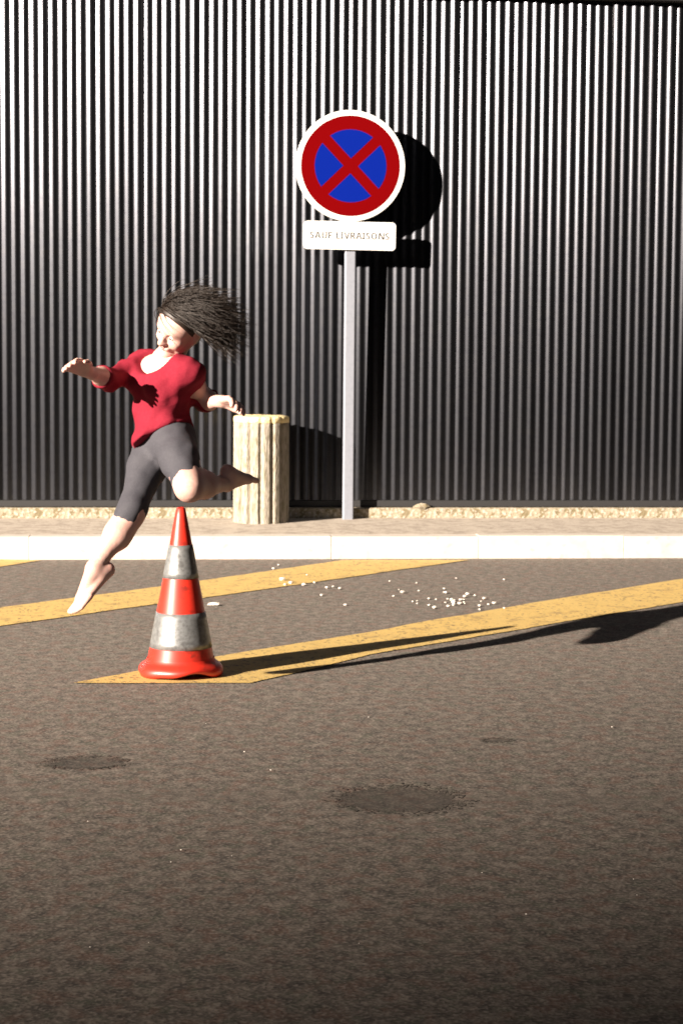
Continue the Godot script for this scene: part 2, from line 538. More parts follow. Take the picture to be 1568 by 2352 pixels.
func field_commit(into: Dictionary, smoothing := 0) -> ArrayMesh:
	var v: PackedVector3Array = into.v; var ix: PackedInt32Array = into.i
	for pass_ in smoothing:
		var acc := PackedVector3Array()
		var cnt := PackedFloat32Array()
		acc.resize(v.size()); cnt.resize(v.size())
		for t in range(0, ix.size(), 3):
			var mid := (v[ix[t]] + v[ix[t + 1]] + v[ix[t + 2]]) / 3.0
			for e in 3:
				acc[ix[t + e]] += mid
				cnt[ix[t + e]] += 1.0
		for i in v.size():
			if cnt[i] > 0.0: v[i] = v[i].lerp(acc[i] / cnt[i], 0.8)
	var n := PackedVector3Array()
	n.resize(v.size())
	for t in range(0, ix.size(), 3):
		var a := ix[t]; var b := ix[t + 1]; var c := ix[t + 2]
		var g := (v[c] - v[a]).cross(v[b] - v[a])
		n[a] += g; n[b] += g; n[c] += g
	for i in n.size(): n[i] = n[i].normalized()
	var arrays := []
	arrays.resize(Mesh.ARRAY_MAX)
	arrays[Mesh.ARRAY_VERTEX] = v; arrays[Mesh.ARRAY_NORMAL] = n; arrays[Mesh.ARRAY_INDEX] = ix
	var mesh := ArrayMesh.new()
	mesh.add_surface_from_arrays(Mesh.PRIMITIVE_TRIANGLES, arrays)
	return mesh

func new_field() -> Dictionary:
	return {"v": PackedVector3Array(), "i": PackedInt32Array()}

func frame_of(forward: Vector3, up: Vector3) -> Basis:      # local z = forward, y = up, x = the figure's left
	var z := forward.normalized()
	var x := up.cross(z).normalized()
	return Basis(x, z.cross(x), z)

func hand(into: Dictionary, wrist: Vector3, fwd: Vector3, palm: Vector3, thumb_side: float, curl: float):
	var b := frame_of(fwd, -palm)                # y: back of the hand, z: towards the fingers, x: sideways
	var P := func(x, y, z) -> Vector3: return wrist + b * Vector3(x * thumb_side, y, z)
	var bones := [[P.call(0, 0, -0.04), P.call(0, 0, 0.01), 0.026, 0.025]]
	var roots := [0.028, 0.0095, -0.0095, -0.027]
	for k in 4:
		bones.append([P.call(roots[k] * 0.55, 0, 0.008), P.call(roots[k], 0, 0.08), 0.0165, 0.012])
	var long := [0.068, 0.076, 0.071, 0.056]
	for k in 4:
		var p: Vector3 = P.call(roots[k], 0, 0.08)
		var ang := 0.12
		for s in 3:
			ang += curl * [0.6, 1.0, 0.8][s]
			var l: float = long[k] * [0.45, 0.32, 0.23][s]
			var spreadx: float = roots[k] * 2.2 * thumb_side
			var q: Vector3 = p + b * (Vector3(spreadx, -sin(ang), cos(ang)).normalized() * l)
			var r: float = [0.0095, 0.0085, 0.0078][s]
			bones.append([p, q, r, r - 0.0008])
			p = q
	bones.append([P.call(0.012, -0.004, 0.012), P.call(0.042, -0.012, 0.046), 0.016, 0.0115])
	bones.append([P.call(0.042, -0.012, 0.046), P.call(0.053, -0.018, 0.074), 0.0105, 0.0095])
	bones.append([P.call(0.053, -0.018, 0.074), P.call(0.052, -0.024, 0.096), 0.0092, 0.008])
	field_mesh(bones, 0.0036, 320.0, into)

func foot(into: Dictionary, ankle: Vector3, knee: Vector3, toes: Vector3, up: Vector3, inner: float):
	var b := frame_of(toes, up)
	var P := func(x, y, z) -> Vector3: return ankle + b * Vector3(x * inner, y, z)
	var bones := [[ankle.lerp(knee, 0.2), ankle, 0.033, 0.032], [ankle, P.call(0, -0.03, -0.012), 0.032, 0.031], [P.call(0, -0.045, -0.03), P.call(0, -0.03, 0.0), 0.03, 0.032],
		[P.call(0, -0.005, 0.01), P.call(0.01, -0.043, 0.12), 0.034, 0.02], [P.call(0, -0.045, -0.01), P.call(-0.022, -0.052, 0.11), 0.026, 0.016], [P.call(0.005, -0.04, 0.0), P.call(0.026, -0.05, 0.125), 0.028, 0.019]]
	var tx := [0.03, 0.01, -0.006, -0.021, -0.034]
	var tl := [0.186, 0.186, 0.178, 0.168, 0.154]
	for k in 5:
		var r: float = 0.0135 if k == 0 else 0.0095
		bones.append([P.call(tx[k], -0.053, 0.12 - k * 0.006), P.call(tx[k] * 1.08, -0.058, tl[k]), r, r * 0.9])
	field_mesh(bones, 0.0048, 220.0, into)

func build_person():
	var J := {}
	# joints: photo position and depth; she leaps to the left and a little towards the camera
	J.hip_l = at_depth(398, 1014, 7.03); J.hip_r = at_depth(360, 1010, 7.18)
	J.pelvis = (J.hip_l + J.hip_r) / 2.0
	J.waist = at_depth(370, 950, 7.10)
	J.chest = at_depth(374, 884, 7.07)
	J.neck = at_depth(376, 826, 7.05)
	J.skull = at_depth(414, 756, 6.99)
	J.sh_r = at_depth(330, 838, 7.20); J.sh_l = at_depth(432, 856, 6.95)
	J.el_r = at_depth(252, 872, 7.00); J.wr_r = at_depth(200, 852, 6.82)
	J.el_l = at_depth(466, 920, 7.14); J.wr_l = at_depth(508, 922, 6.98)
	J.kn_r = at_depth(304, 1170, 6.92); J.an_r = at_depth(218, 1304, 6.80)
	J.kn_l = at_depth(434, 1120, 6.76); J.an_l = at_depth(520, 1110, 7.07)
	var person := thing("person", "leaping barefoot person in red top and dark cropped leggings beside the cone", "person", Transform3D(Basis(), Vector3(J.pelvis.x, 0, J.pelvis.z)))
	var off := Vector3(J.pelvis.x, 0, J.pelvis.z)
	for k in J: J[k] -= off
	var across: Vector3 = (J.sh_l - J.sh_r).normalized()
	var spine: Vector3 = (J.neck - J.pelvis).normalized()
	var ahead := across.cross(spine).normalized()
	var hips: Vector3 = (J.hip_l - J.hip_r).normalized()
	var torso := func(g: float) -> Array:
		return [[J.hip_r + hips * 0.02, J.hip_l - hips * 0.02, 0.088 + g, 0.088 + g], [J.pelvis + hips * 0.05 - ahead * 0.03, J.pelvis - hips * 0.05 - ahead * 0.03, 0.08 + g, 0.08 + g],
			[J.pelvis - hips * 0.03, J.waist - across * 0.035, 0.086 + g, 0.069 + g], [J.pelvis + hips * 0.03, J.waist + across * 0.035, 0.086 + g, 0.069 + g],
			[J.waist - across * 0.035, J.chest - across * 0.06, 0.069 + g, 0.077 + g], [J.waist + across * 0.035, J.chest + across * 0.06, 0.069 + g, 0.077 + g],
			[J.chest - across * 0.06 + ahead * 0.04, J.chest - across * 0.06 + ahead * 0.05, 0.062 + g, 0.05 + g], [J.chest + across * 0.06 + ahead * 0.04, J.chest + across * 0.06 + ahead * 0.05, 0.062 + g, 0.05 + g],
			[J.chest - across * 0.05, J.neck - across * 0.07 - spine * 0.03, 0.074 + g, 0.05 + g], [J.chest + across * 0.05, J.neck + across * 0.07 - spine * 0.03, 0.074 + g, 0.05 + g],
			[J.neck - spine * 0.035, J.sh_r, 0.05 + g, 0.046 + g], [J.neck - spine * 0.035, J.sh_l, 0.05 + g, 0.046 + g]]
	var arms := func(g: float) -> Array:
		var out := []
		for s in ["r", "l"]:
			var a: Vector3 = J["sh_" + s]; var e: Vector3 = J["el_" + s]; var w: Vector3 = J["wr_" + s]
			out.append([a, a.lerp(e, 0.45), 0.04 + g, 0.037 + g])
			out.append([a.lerp(e, 0.45), e, 0.037 + g, 0.031 + g])
			out.append([e, e.lerp(w, 0.35), 0.031 + g, 0.032 + g])
			if g == 0.0: out.append([e.lerp(w, 0.35), w, 0.032, 0.023])
			else: out.append([e.lerp(w, 0.35), e.lerp(w, 0.5), 0.032 + g, 0.031 + g])
		return out
	var thighs := func(g: float) -> Array:
		var out := []
		for s in ["r", "l"]:
			var a: Vector3 = J["hip_" + s]; var e: Vector3 = J["kn_" + s]
			out.append([a, a.lerp(e, 0.4), 0.08 + g, 0.073 + g])
			out.append([a.lerp(e, 0.4), e, 0.073 + g, 0.05 + g])
		return out
	var shanks := func(g: float) -> Array:
		var out := []
		for s in ["r", "l"]:
			var e: Vector3 = J["kn_" + s]; var w: Vector3 = J["an_" + s]
			var thigh: Vector3 = (e - J["hip_" + s]).normalized(); var shank := (w - e).normalized()
			var back := (-thigh + shank * thigh.dot(shank)).normalized()         # the calf lies on the side that folds against the thigh
			if s == "r": back = (-ahead * 1.0 - shank * (-ahead).dot(shank)).normalized()
			out.append([e, e.lerp(w, 0.4), 0.049 + g, 0.042 + g])
			out.append([e.lerp(w, 0.12) + back * 0.014, e.lerp(w, 0.45) + back * 0.018, 0.044 + g, 0.043 + g])
			out.append([e.lerp(w, 0.4), w, 0.046 + g, 0.031 + g])
		return out
	var head_dir := (Vector3(-0.66, -0.36, 0.66)).normalized()
	var head := frame_of(head_dir, (spine + Vector3(0.55, 0.2, 0.1)).normalized())
	var H := func(x, y, z) -> Vector3: return J.skull + head * Vector3(x, y, z)
	# ---- body: one mesh
	var f := new_field()
	var bones: Array = torso.call(-0.01) + arms.call(0.0) + thighs.call(0.0) + shanks.call(0.0)
	bones.append([J.neck - spine * 0.03, H.call(0, -0.05, -0.02), 0.05, 0.046])
	field_mesh(bones, 0.0115, 75.0, f)
	var hb := [[H.call(0, 0.04, -0.03), H.call(0, 0.035, 0.015), 0.082, 0.08], [H.call(0, -0.01, 0.02), H.call(0, -0.075, 0.055), 0.062, 0.03], [H.call(-0.028, -0.065, 0.035), H.call(-0.045, -0.03, -0.005), 0.026, 0.03], [H.call(0.028, -0.065, 0.035), H.call(0.045, -0.03, -0.005), 0.026, 0.03],
		[H.call(-0.03, 0.03, 0.068), H.call(0.03, 0.03, 0.068), 0.019, 0.019], [H.call(-0.034, -0.022, 0.052), H.call(-0.036, -0.02, 0.05), 0.032, 0.03], [H.call(0.034, -0.022, 0.052), H.call(0.036, -0.02, 0.05), 0.032, 0.03],
		[H.call(0, 0.016, 0.085), H.call(0, -0.022, 0.106), 0.008, 0.0115], [H.call(-0.01, -0.025, 0.095), H.call(0.01, -0.025, 0.095), 0.008, 0.008], [H.call(0, -0.088, 0.066), H.call(0, -0.09, 0.068), 0.02, 0.018],
		[H.call(-0.017, -0.05, 0.082), H.call(0.017, -0.05, 0.082), 0.01, 0.01], [H.call(0, -0.06, -0.02), J.neck, 0.046, 0.05]]
	for sx in [-1.0, 1.0]:
		hb.append([H.call(sx * 0.08, 0.018, -0.008), H.call(sx * 0.079, -0.022, 0.0), 0.013, 0.009])
		hb.append([H.call(sx * 0.086, 0.02, -0.018), H.call(sx * 0.083, -0.005, -0.012), 0.009, 0.008])
	var sockets := [["ball", H.call(-0.032, 0.006, 0.098), 0.019], ["ball", H.call(0.032, 0.006, 0.098), 0.019]]
	field_mesh(hb, 0.0042, 190.0, f, sockets)
	hand(f, J.wr_r, (J.wr_r - J.el_r).normalized() * 0.9 + Vector3(-0.15, 0.12, 0), Vector3(0.3, -0.7, 0.5), 1.0, 0.28)
	hand(f, J.wr_l, (J.wr_l - J.el_l).normalized() + Vector3(0.3, 0, 0), Vector3(-0.3, -0.8, 0.3), 1.0, 0.4)
	foot(f, J.an_r, J.kn_r, Vector3(-0.60, -0.68, 0.30), Vector3(-0.68, 0.6, 0.35), -1.0)
	foot(f, J.an_l, J.kn_l, (J.an_l - J.kn_l).normalized() * 0.9 + Vector3(0.05, -0.25, -0.15), Vector3(-0.1, -0.9, -0.4), 1.0)
	part("body", field_commit(f), M.skin, person)
	# ---- top with wide neckline and three-quarter sleeves
	var fold := FastNoiseLite.new()
	fold.seed = 4
	fold.frequency = 9.0
	fold.fractal_octaves = 2
	var wrinkle := func(p: Vector3) -> float: return 0.012 * fold.get_noise_3d(p.x * 0.5 + p.y * 1.1, p.y * 0.5 - p.x * 1.5, p.z * 0.8)
	var t := new_field()
	var tb: Array = torso.call(0.016) + arms.call(0.009)
	tb.append([J.pelvis + ahead * 0.06 + hips * 0.02, J.pelvis + ahead * 0.05 - spine * 0.05, 0.092, 0.092])
	var cut := [["ball", J.neck + spine * 0.055 + ahead * 0.045 - across * 0.012, 0.112], ["plane", J.pelvis + spine * 0.005, (-spine + across * 0.75).normalized(), 0.42]]
	for s in ["r", "l"]:
		var e: Vector3 = J["el_" + s]; var w: Vector3 = J["wr_" + s]
		cut.append(["plane", e.lerp(w, 0.4), (w - e).normalized(), 0.1])
	field_mesh(tb, 0.0095, 90.0, t, cut, wrinkle)
	part("top", field_commit(t, 3), M.top, person)
	# ---- leggings to below the knee
	var g := new_field()
	var lb: Array = torso.call(0.003).slice(0, 4) + thighs.call(0.004)
	for s in ["r", "l"]:
		var e: Vector3 = J["kn_" + s]; var w: Vector3 = J["an_" + s]
		if s == "r": lb.append([e, e.lerp(w, 0.3), 0.056, 0.053])
	var lcut := [["plane", J.waist, spine, 0.2], ["plane", J.kn_r.lerp(J.an_r, 0.26), (J.an_r - J.kn_r).normalized(), 0.16], ["plane", J.kn_l.lerp(J.hip_l, 0.09), (J.kn_l - J.hip_l).normalized(), 0.16]]
	var crease := func(p: Vector3) -> float: return 0.005 * fold.get_noise_3d(p.x * 1.3 + 7.0, p.y * 1.3 - p.x, p.z * 1.3)
	field_mesh(lb, 0.0095, 90.0, g, lcut, crease)
	part("leggings", field_commit(g, 2), M.legging, person)
	# ---- face
	for sx in [-1.0, 1.0]:
		var ball := SphereMesh.new()
		ball.radius = 0.0125; ball.height = 0.025; ball.radial_segments = 20; ball.rings = 10
		var eye := part("eye", ball, M.eye_white, person, Transform3D(Basis(), H.call(sx * 0.031, 0.006, 0.0735)))
		var pupil := SphereMesh.new()
		pupil.radius = 0.0062; pupil.height = 0.0124; pupil.radial_segments = 14; pupil.rings = 8
		part("iris", pupil, M.iris, eye, Transform3D(Basis(), head * Vector3(0, 0, 0.0078)))
		var bs := begin()
		tube(bs, [H.call(sx * 0.014, 0.029, 0.088), H.call(sx * 0.03, 0.033, 0.086), H.call(sx * 0.047, 0.028, 0.073)], [0.0035, 0.0042, 0.002], 6)
		part("eyebrow", done(bs), M.hair, person)
	var ls := begin()
	tube(ls, [H.call(-0.022, -0.051, 0.083), H.call(-0.008, -0.047, 0.0925), H.call(0.008, -0.047, 0.0925), H.call(0.022, -0.051, 0.083)], [0.0015, 0.004, 0.004, 0.0015], 6)
	tube(ls, [H.call(-0.021, -0.053, 0.083), H.call(0, -0.057, 0.0925), H.call(0.021, -0.053, 0.083)], [0.0015, 0.0048, 0.0015], 6)
	part("lips", done(ls), M.lip, person)
	# ---- hair: a cap on the skull and long strands flying back to the right
	var hf := new_field()
	field_mesh([[H.call(0, 0.045, -0.035), H.call(0, 0.042, 0.01), 0.089, 0.086], [H.call(0, 0.0, -0.05), H.call(0, -0.04, -0.05), 0.07, 0.055]], 0.006, 150.0, hf, [["plane", H.call(0, 0.062, 0.055), head * Vector3(0, -0.62, 0.78), 0.4]])
	var hair := part("hair", field_commit(hf), M.hair, person)
	var hr := RandomNumberGenerator.new()
	hr.seed = 19
	var hs := begin()
	for k in 3600:
		var az := hr.randf_range(-PI, PI)
		var el := hr.randf_range(-0.45, 1.5)
		var dir := Vector3(sin(az) * cos(el), sin(el), cos(az) * cos(el))
		if dir.dot(Vector3(0, -0.62, 0.78)) > 0.22: continue              # none over the face
		if k > 2600 and dir.dot(Vector3(0, -0.62, 0.78)) < -0.25: continue
		var mid: Vector3 = H.call(0, 0.042, -0.012)
		var p: Vector3 = mid + head * (dir * 0.099)
		var out: Vector3 = head * dir
		var fly := Vector3(0.8 + hr.randf_range(-0.25, 0.2), hr.randf_range(-0.6, 0.0), hr.randf_range(-0.35, 0.25))
		var length := hr.randf_range(0.09, 0.235)
		var pts := [p - out * 0.006]
		var vel := (fly - out * fly.dot(out) * 0.8 + out * hr.randf_range(0.0, 0.3)).normalized()
		var wob := hr.randf_range(-1.0, 1.0)
		var ph := hr.randf_range(0, 5)
		for s in 7:
			vel = (vel + fly * 0.3 + Vector3(0, wob * 0.22 * sin(s * 1.1 + ph), wob * 0.18 * cos(s * 0.9 + ph))).normalized()
			p += vel * length / 7.0
			var rel: Vector3 = p - mid
			if rel.length() < 0.106: p = mid + rel.normalized() * hr.randf_range(0.1, 0.11)
			pts.append(p)
		var r0 := hr.randf_range(0.0007, 0.0015)
		tube(hs, pts, [r0, r0 * 1.2, r0 * 1.2, r0 * 1.1, r0, r0 * 0.85, r0 * 0.6, r0 * 0.2], 3)
	part("strands", done(hs), M.hair, hair)

# ---------------------------------------------------------------- street things
func build_wall():
	var wall := thing("metal_clad_wall", "long wall clad in grey vertical metal ribs on a low stained plinth", "wall", street)
	part("backing_sheet", box(Vector3(-7.0, 0.20, -0.1), Vector3(7.0, 3.99, -0.082)), M.backing, wall, Transform3D(Basis(Vector3.RIGHT, -0.021), Vector3()))
	part("wall_core", box(Vector3(-7.0, 0.05, -5.0), Vector3(7.0, 4.5, -0.26)), M.wall, wall)
	part("plinth", box(Vector3(-7.0, 0.05, -0.258), Vector3(7.0, PAVE + 0.075, 0.0), 0.008), M.plinth, wall)
	part("gap_shade_rail", box(Vector3(-7.0, PAVE + 0.078, -0.09), Vector3(7.0, PAVE + 0.128, -0.055), 0.004), M.gap_shade, wall)  # bottom rail, its near-black colour paints in the shadowed gap below the ribs
	part("fascia", box(Vector3(-7.0, 4.0, -0.259), Vector3(7.0, 4.6, -0.06), 0.01), M.dark, wall)
	# one corrugation of the sheet, from valley to valley
	var meshes := []
	var pitch := 0.0682
	for k in 4:
		var st := begin()
		st.set_smooth_group(0)
		var y0 := PAVE + 0.13; var y1 := 3.995
		var amp: float = 0.0052 + 0.0002 * k
		var p := []
		for i in 25:
			var u := i / 24.0
			p.append(Vector2((u - 0.5) * pitch, -cos(TAU * u) * amp))
		for i in 24:
			for c in [[i, 0], [i + 1, 1], [i + 1, 0], [i, 0], [i, 1], [i + 1, 1]]:
				st.set_uv(Vector2(c[0] / 24.0 * 0.05, c[1]))
				st.add_vertex(Vector3(p[c[0]].x, y1 if c[1] == 1 else y0, p[c[0]].y))
		st.set_smooth_group(-1)
		st.set_uv(Vector2.ZERO)
		for i in 24:                               # the cut lower edge, as thick as the sheet
			quad(st, Vector3(p[i].x, y0, p[i].y - 0.0015), Vector3(p[i + 1].x, y0, p[i + 1].y - 0.0015), Vector3(p[i + 1].x, y0, p[i + 1].y), Vector3(p[i].x, y0, p[i].y))
		meshes.append(done(st))
	rng.seed = 77
	for i in range(-95, 96):
		var xf := Transform3D(Basis.from_euler(Vector3(-0.021 + rng.randf_range(-0.003, 0.003), rng.randf_range(-0.022, 0.022), 0)), Vector3(i * pitch, 0, -0.064))
		part("rib", meshes[rng.randi() % 4], M.ribs[rng.randi() % 6], wall, xf)
	# a lump of mortar on the plinth
	var l := local_of(on_level(972, 1172, PAVE + 0.07))
	part("mortar_lump", lump(5, Vector3(0.065, 0.028, 0.03)), M.plinth, wall, Transform3D(Basis(), Vector3(l.x, PAVE + 0.085, -0.008)))

func lump(seed_: int, size: Vector3) -> ArrayMesh:
	var r := RandomNumberGenerator.new()
	r.seed = seed_
	var st := begin()
	st.set_smooth_group(-1)
	var rows := []
	for i in 5:
		var row := []
		var el := -PI / 2 + PI * i / 4.0
		for k in 7:
			var a := TAU * k / 7.0
			row.append(Vector3(cos(a) * cos(el), sin(el), -sin(a) * cos(el)) * size * r.randf_range(0.7, 1.15))
		if i == 0 or i == 4:
			for k in 7: row[k] = row[0]
		rows.append(row)
	for i in 4:
		for k in 7:
			var k2 := (k + 1) % 7
			if i > 0: tri(st, rows[i][k], rows[i][k2], rows[i + 1][k])
			if i < 3: tri(st, rows[i][k2], rows[i + 1][k2], rows[i + 1][k])
	return done(st)

func build_pavement():
	var p := part("pavement", box(Vector3(-40, -0.2, 0.002), Vector3(40, PAVE, KERB_FRONT - 0.152), 0.004), M.pavement, self, street)
	tag(p, "narrow beige concrete pavement between kerb and wall", "", "", "structure")
	var k := Node3D.new()
	k.name = "kerb"
	add_child(k)
	k.transform = street
	tag(k, "pale stone kerb along the asphalt", "", "", "structure")
	rng.seed = 12
	var stone := box(Vector3(-0.4995, -0.2, -0.148), Vector3(0.4995, 0.0, 0.0), 0.004)
	for i in range(-14, 15):
		part("kerb_stone", stone, M.kerb, k, Transform3D(Basis.from_euler(Vector3(0, rng.randf_range(-0.002, 0.002), 0)), Vector3(i * 1.0 + 0.31, PAVE + rng.randf_range(0.0, 0.004), KERB_FRONT + rng.randf_range(-0.003, 0.002))))

func circle(r: float, n := 96) -> PackedVector2Array:
	var out := PackedVector2Array()
	for i in n: out.append(Vector2(cos(TAU * i / n), sin(TAU * i / n)) * r)
	return out

func rounded(w: float, h: float, r: float) -> PackedVector2Array:
	var out := PackedVector2Array()
	for c in 4:
		var o := Vector2([1, -1, -1, 1][c] * (w / 2 - r), [1, 1, -1, -1][c] * (h / 2 - r))
		for i in 9: out.append(o + Vector2(cos(PI / 2 * (c + i / 8.0)), sin(PI / 2 * (c + i / 8.0))) * r)
	return out

func build_sign():
	var base := street * Vector3(local_of(on_level(800, 1194, PAVE)).x, PAVE, 0.085)
	var xf := Transform3D(Basis(Vector3.UP, WALL_TURN), base)
	var s := thing("no_stopping_sign", "round red and blue no stopping sign with white text plate on grey post", "road sign", xf)
	var d: float = -base.z - 0.04
	var mm := d / FOCAL                             # metres per photo pixel there
	var disc_at := xf.affine_inverse() * at_depth(804.5, 381.5, d)
	var plate_at := xf.affine_inverse() * at_depth(802.5, 541.5, d)
	var pw := 25.5 * mm
	part("post", prism_up(rounded(pw, 0.05, 0.012), -0.1, disc_at.y + 0.2), M.post, s)
	for y in [disc_at.y + 0.18, disc_at.y - 0.2, plate_at.y]:
		part("clamp", box(Vector3(-pw / 2 - 0.012, y - 0.02, -0.033), Vector3(pw / 2 + 0.012, y + 0.02, 0.0295), 0.004), M.sign_back, s)
	var R := 123.5 * mm
	var turn := Basis(Vector3.BACK, -0.022)
	var disc := part("sign_disc", prism(circle(R), 0.0, 0.022, true), M.sign_white, s, Transform3D(turn, Vector3(disc_at.x, disc_at.y, 0.03)))
	var fold := lathe([Vector2(R - 0.004, 0.0), Vector2(R + 0.001, 0.001), Vector2(R + 0.003, 0.006), Vector2(R + 0.003, 0.018), Vector2(R + 0.001, 0.0235), Vector2(R - 0.004, 0.0245), Vector2(R - 0.008, 0.0225)], 96)
	part("rim", fold, M.sign_white, disc, Transform3D(Basis(Vector3.RIGHT, PI / 2), Vector3()))
	part("red_field", prism(circle(112.5 * mm), 0.0215, 0.0228, true), M.sign_red, disc)
	var rb := 81.5 * mm; var hw := 11.9 * mm
	for q in 4:
		var seg := PackedVector2Array()
		var a0 := asin(hw / rb)
		seg.append(Vector2(hw, hw))
		for i in 17:
			var a: float = lerp(a0, PI / 2 - a0, i / 16.0)
			seg.append(Vector2(cos(a), sin(a)) * rb)
		part("blue_field", prism(seg, 0.0215, 0.024), M.sign_blue, disc, Transform3D(Basis(Vector3.BACK, PI / 4 + PI / 2 * q), Vector3()))
	var pl := part("text_plate", prism(rounded(210 * mm, 63 * mm, 9 * mm), 0.0, 0.02), M.sign_white, s, Transform3D(Basis(Vector3.BACK, -0.008), Vector3(plate_at.x, plate_at.y, 0.03)))
	var tm := TextMesh.new()
	var font := SystemFont.new()
	font.font_names = PackedStringArray(["Droid Sans"])
	font.font_weight = 700
	tm.font = font
	tm.text = "SAUF LIVRAISONS"
	tm.font_size = 32
	tm.pixel_size = 0.002
	tm.depth = 0.002
	var size := tm.get_aabb().size
	var lx: float = 181.0 * mm / size.x; var ly: float = 15.5 * mm / size.y
	var txt := part("lettering", tm, M.letter, pl, Transform3D(Basis.from_scale(Vector3(lx, ly, 0.8)), Vector3(0, 0, 0.0205) - Vector3(tm.get_aabb().get_center().x * lx, tm.get_aabb().get_center().y * ly, 0)))
	tag(txt, "black words SAUF LIVRAISONS")

func prism_up(poly: PackedVector2Array, y0: float, y1: float) -> ArrayMesh:
	var st := begin()
	st.append_from(prism(poly, y0, y1), 0, Transform3D(Basis(Vector3.RIGHT, -PI / 2), Vector3()))
	return st.commit()

func build_bollard():
	var p := on_level(603, 1205, PAVE)
	var l := local_of(p)
	var R := 0.202
	var at := street * Vector3(l.x, PAVE, 0.255)
	var b := thing("concrete_bollard", "stout fluted concrete bollard with yellow painted top, stained by moss", "bollard", Transform3D(Basis(Vector3.UP, 0.35), at))
	var H := 0.765
	var r := RandomNumberGenerator.new()
	r.seed = 6
	var bump := []
	for i in 64: bump.append(r.randf_range(-0.5, 0.5))
	var shape := func(a: float, i: int, q: Vector3) -> Vector3:
		var n := 15.0
		var u := fposmod(a * n / TAU, 1.0)
		var groove := pow(1.0 - clampf(abs(u - 0.5) * 4.2, 0.0, 1.0), 0.7)      # a narrow joint between broad staves
		var k := int(a * n / TAU)
		var s: float = 1.0 - 0.1 * groove + 0.012 * bump[k % 64] + 0.004 * bump[(k * 7 + i * 3) % 64]
		return Vector3(q.x * s, q.y, q.z * s)
	var prof := []
	for i in 25:
		var t := i / 24.0
		prof.append(Vector2(R * (1.0 - 0.012 * t), -0.05 + t * (H + 0.01)))
	prof.append(Vector2(0.0, H - 0.04))
	part("shaft", lathe(prof, 240, shape), M.bollard, b)
	var capshape := func(a: float, i: int, q: Vector3) -> Vector3:
		var u := fposmod(a * 15.0 / TAU, 1.0)
		var groove := pow(1.0 - clampf(abs(u - 0.5) * 4.2, 0.0, 1.0), 0.7)
		var s: float = 1.0 - (0.045 * groove if i < 4 else 0.0) + 0.006 * bump[int(a * 15.0 / TAU) % 64]
		return Vector3(q.x * s, q.y + 0.004 * bump[(int(a * 30.0 / TAU) + 9) % 64] * (1.0 if i > 1 else 0.0), q.z * s)
	part("cap", lathe([Vector2(0.0, H - 0.045), Vector2(R * 0.99, H - 0.043), Vector2(R * 0.995, H - 0.012), Vector2(R * 0.975, H), Vector2(R * 0.8, H + 0.006), Vector2(0.0, H + 0.007)], 240, capshape), M.cap, b)

func build_cone():
	var front := on_level(412, 1568)
	var at := front + Vector3(-0.01, 0, -0.178)
	at.y = road_height(Vector2(local_of(at).x, local_of(at).z)) + 0.004
	var c := thing("traffic_cone", "scuffed red traffic cone with two grey reflective bands on yellow stripe", "traffic cone", Transform3D(Basis(Vector3.UP, -0.25), at))
	var H := 0.72
	var rad := func(y: float) -> float: return lerpf(0.142, 0.0185, (y - 0.07) / (H - 0.07))
	var ring := func(y0: float, y1: float, g: float, n := 6) -> Array:
		var out := []
		for i in n + 1:
			var y: float = lerp(y0, y1, i / float(n))
			out.append(Vector2(rad.call(y) + g, y))
		return out
	var body: Array = ring.call(0.06, H - 0.006, 0.0, 16)
	body.append(Vector2(0.013, H)); body.append(Vector2(0.009, H - 0.004)); body.append(Vector2(0.008, H - 0.08))
	part("cone_body", lathe(body, 64), M.cone_red, c)
	for y in [[0.120, 0.272], [0.418, 0.560]]:
		var pr: Array = [Vector2(rad.call(y[0]), y[0])] + ring.call(y[0] + 0.0005, y[1] - 0.0005, 0.0022) + [Vector2(rad.call(y[1]), y[1])]
		part("reflective_band", lathe(pr, 64), M.cone_band, c)
	# flared skirt, its rim bent up on one side
	var prof := [Vector2(0.146, 0.003), Vector2(0.164, 0.0), Vector2(0.177, 0.003), Vector2(0.181, 0.014), Vector2(0.179, 0.030), Vector2(0.170, 0.044), Vector2(0.158, 0.054), Vector2(0.148, 0.063), Vector2(0.1435, 0.075)]
	part("skirt", lathe(prof, 144, func(a, i, q):
		var k := 0.5 + 0.5 * cos(a * 6.0 + 0.6)
		var out := 1.0 + (0.035 * k if i >= 1 and i <= 5 else 0.0)
		var bent := exp(-pow(angle_difference(a, -0.95) / 0.42, 2.0))
		var lift: float = (0.007 * (1.0 - k) + 0.024 * bent) * [1.0, 1.0, 1.0, 0.85, 0.5, 0.2, 0.0, 0.0, 0.0][i]
		return Vector3(q.x * out, q.y + lift, q.z * out)), M.cone_red, c)

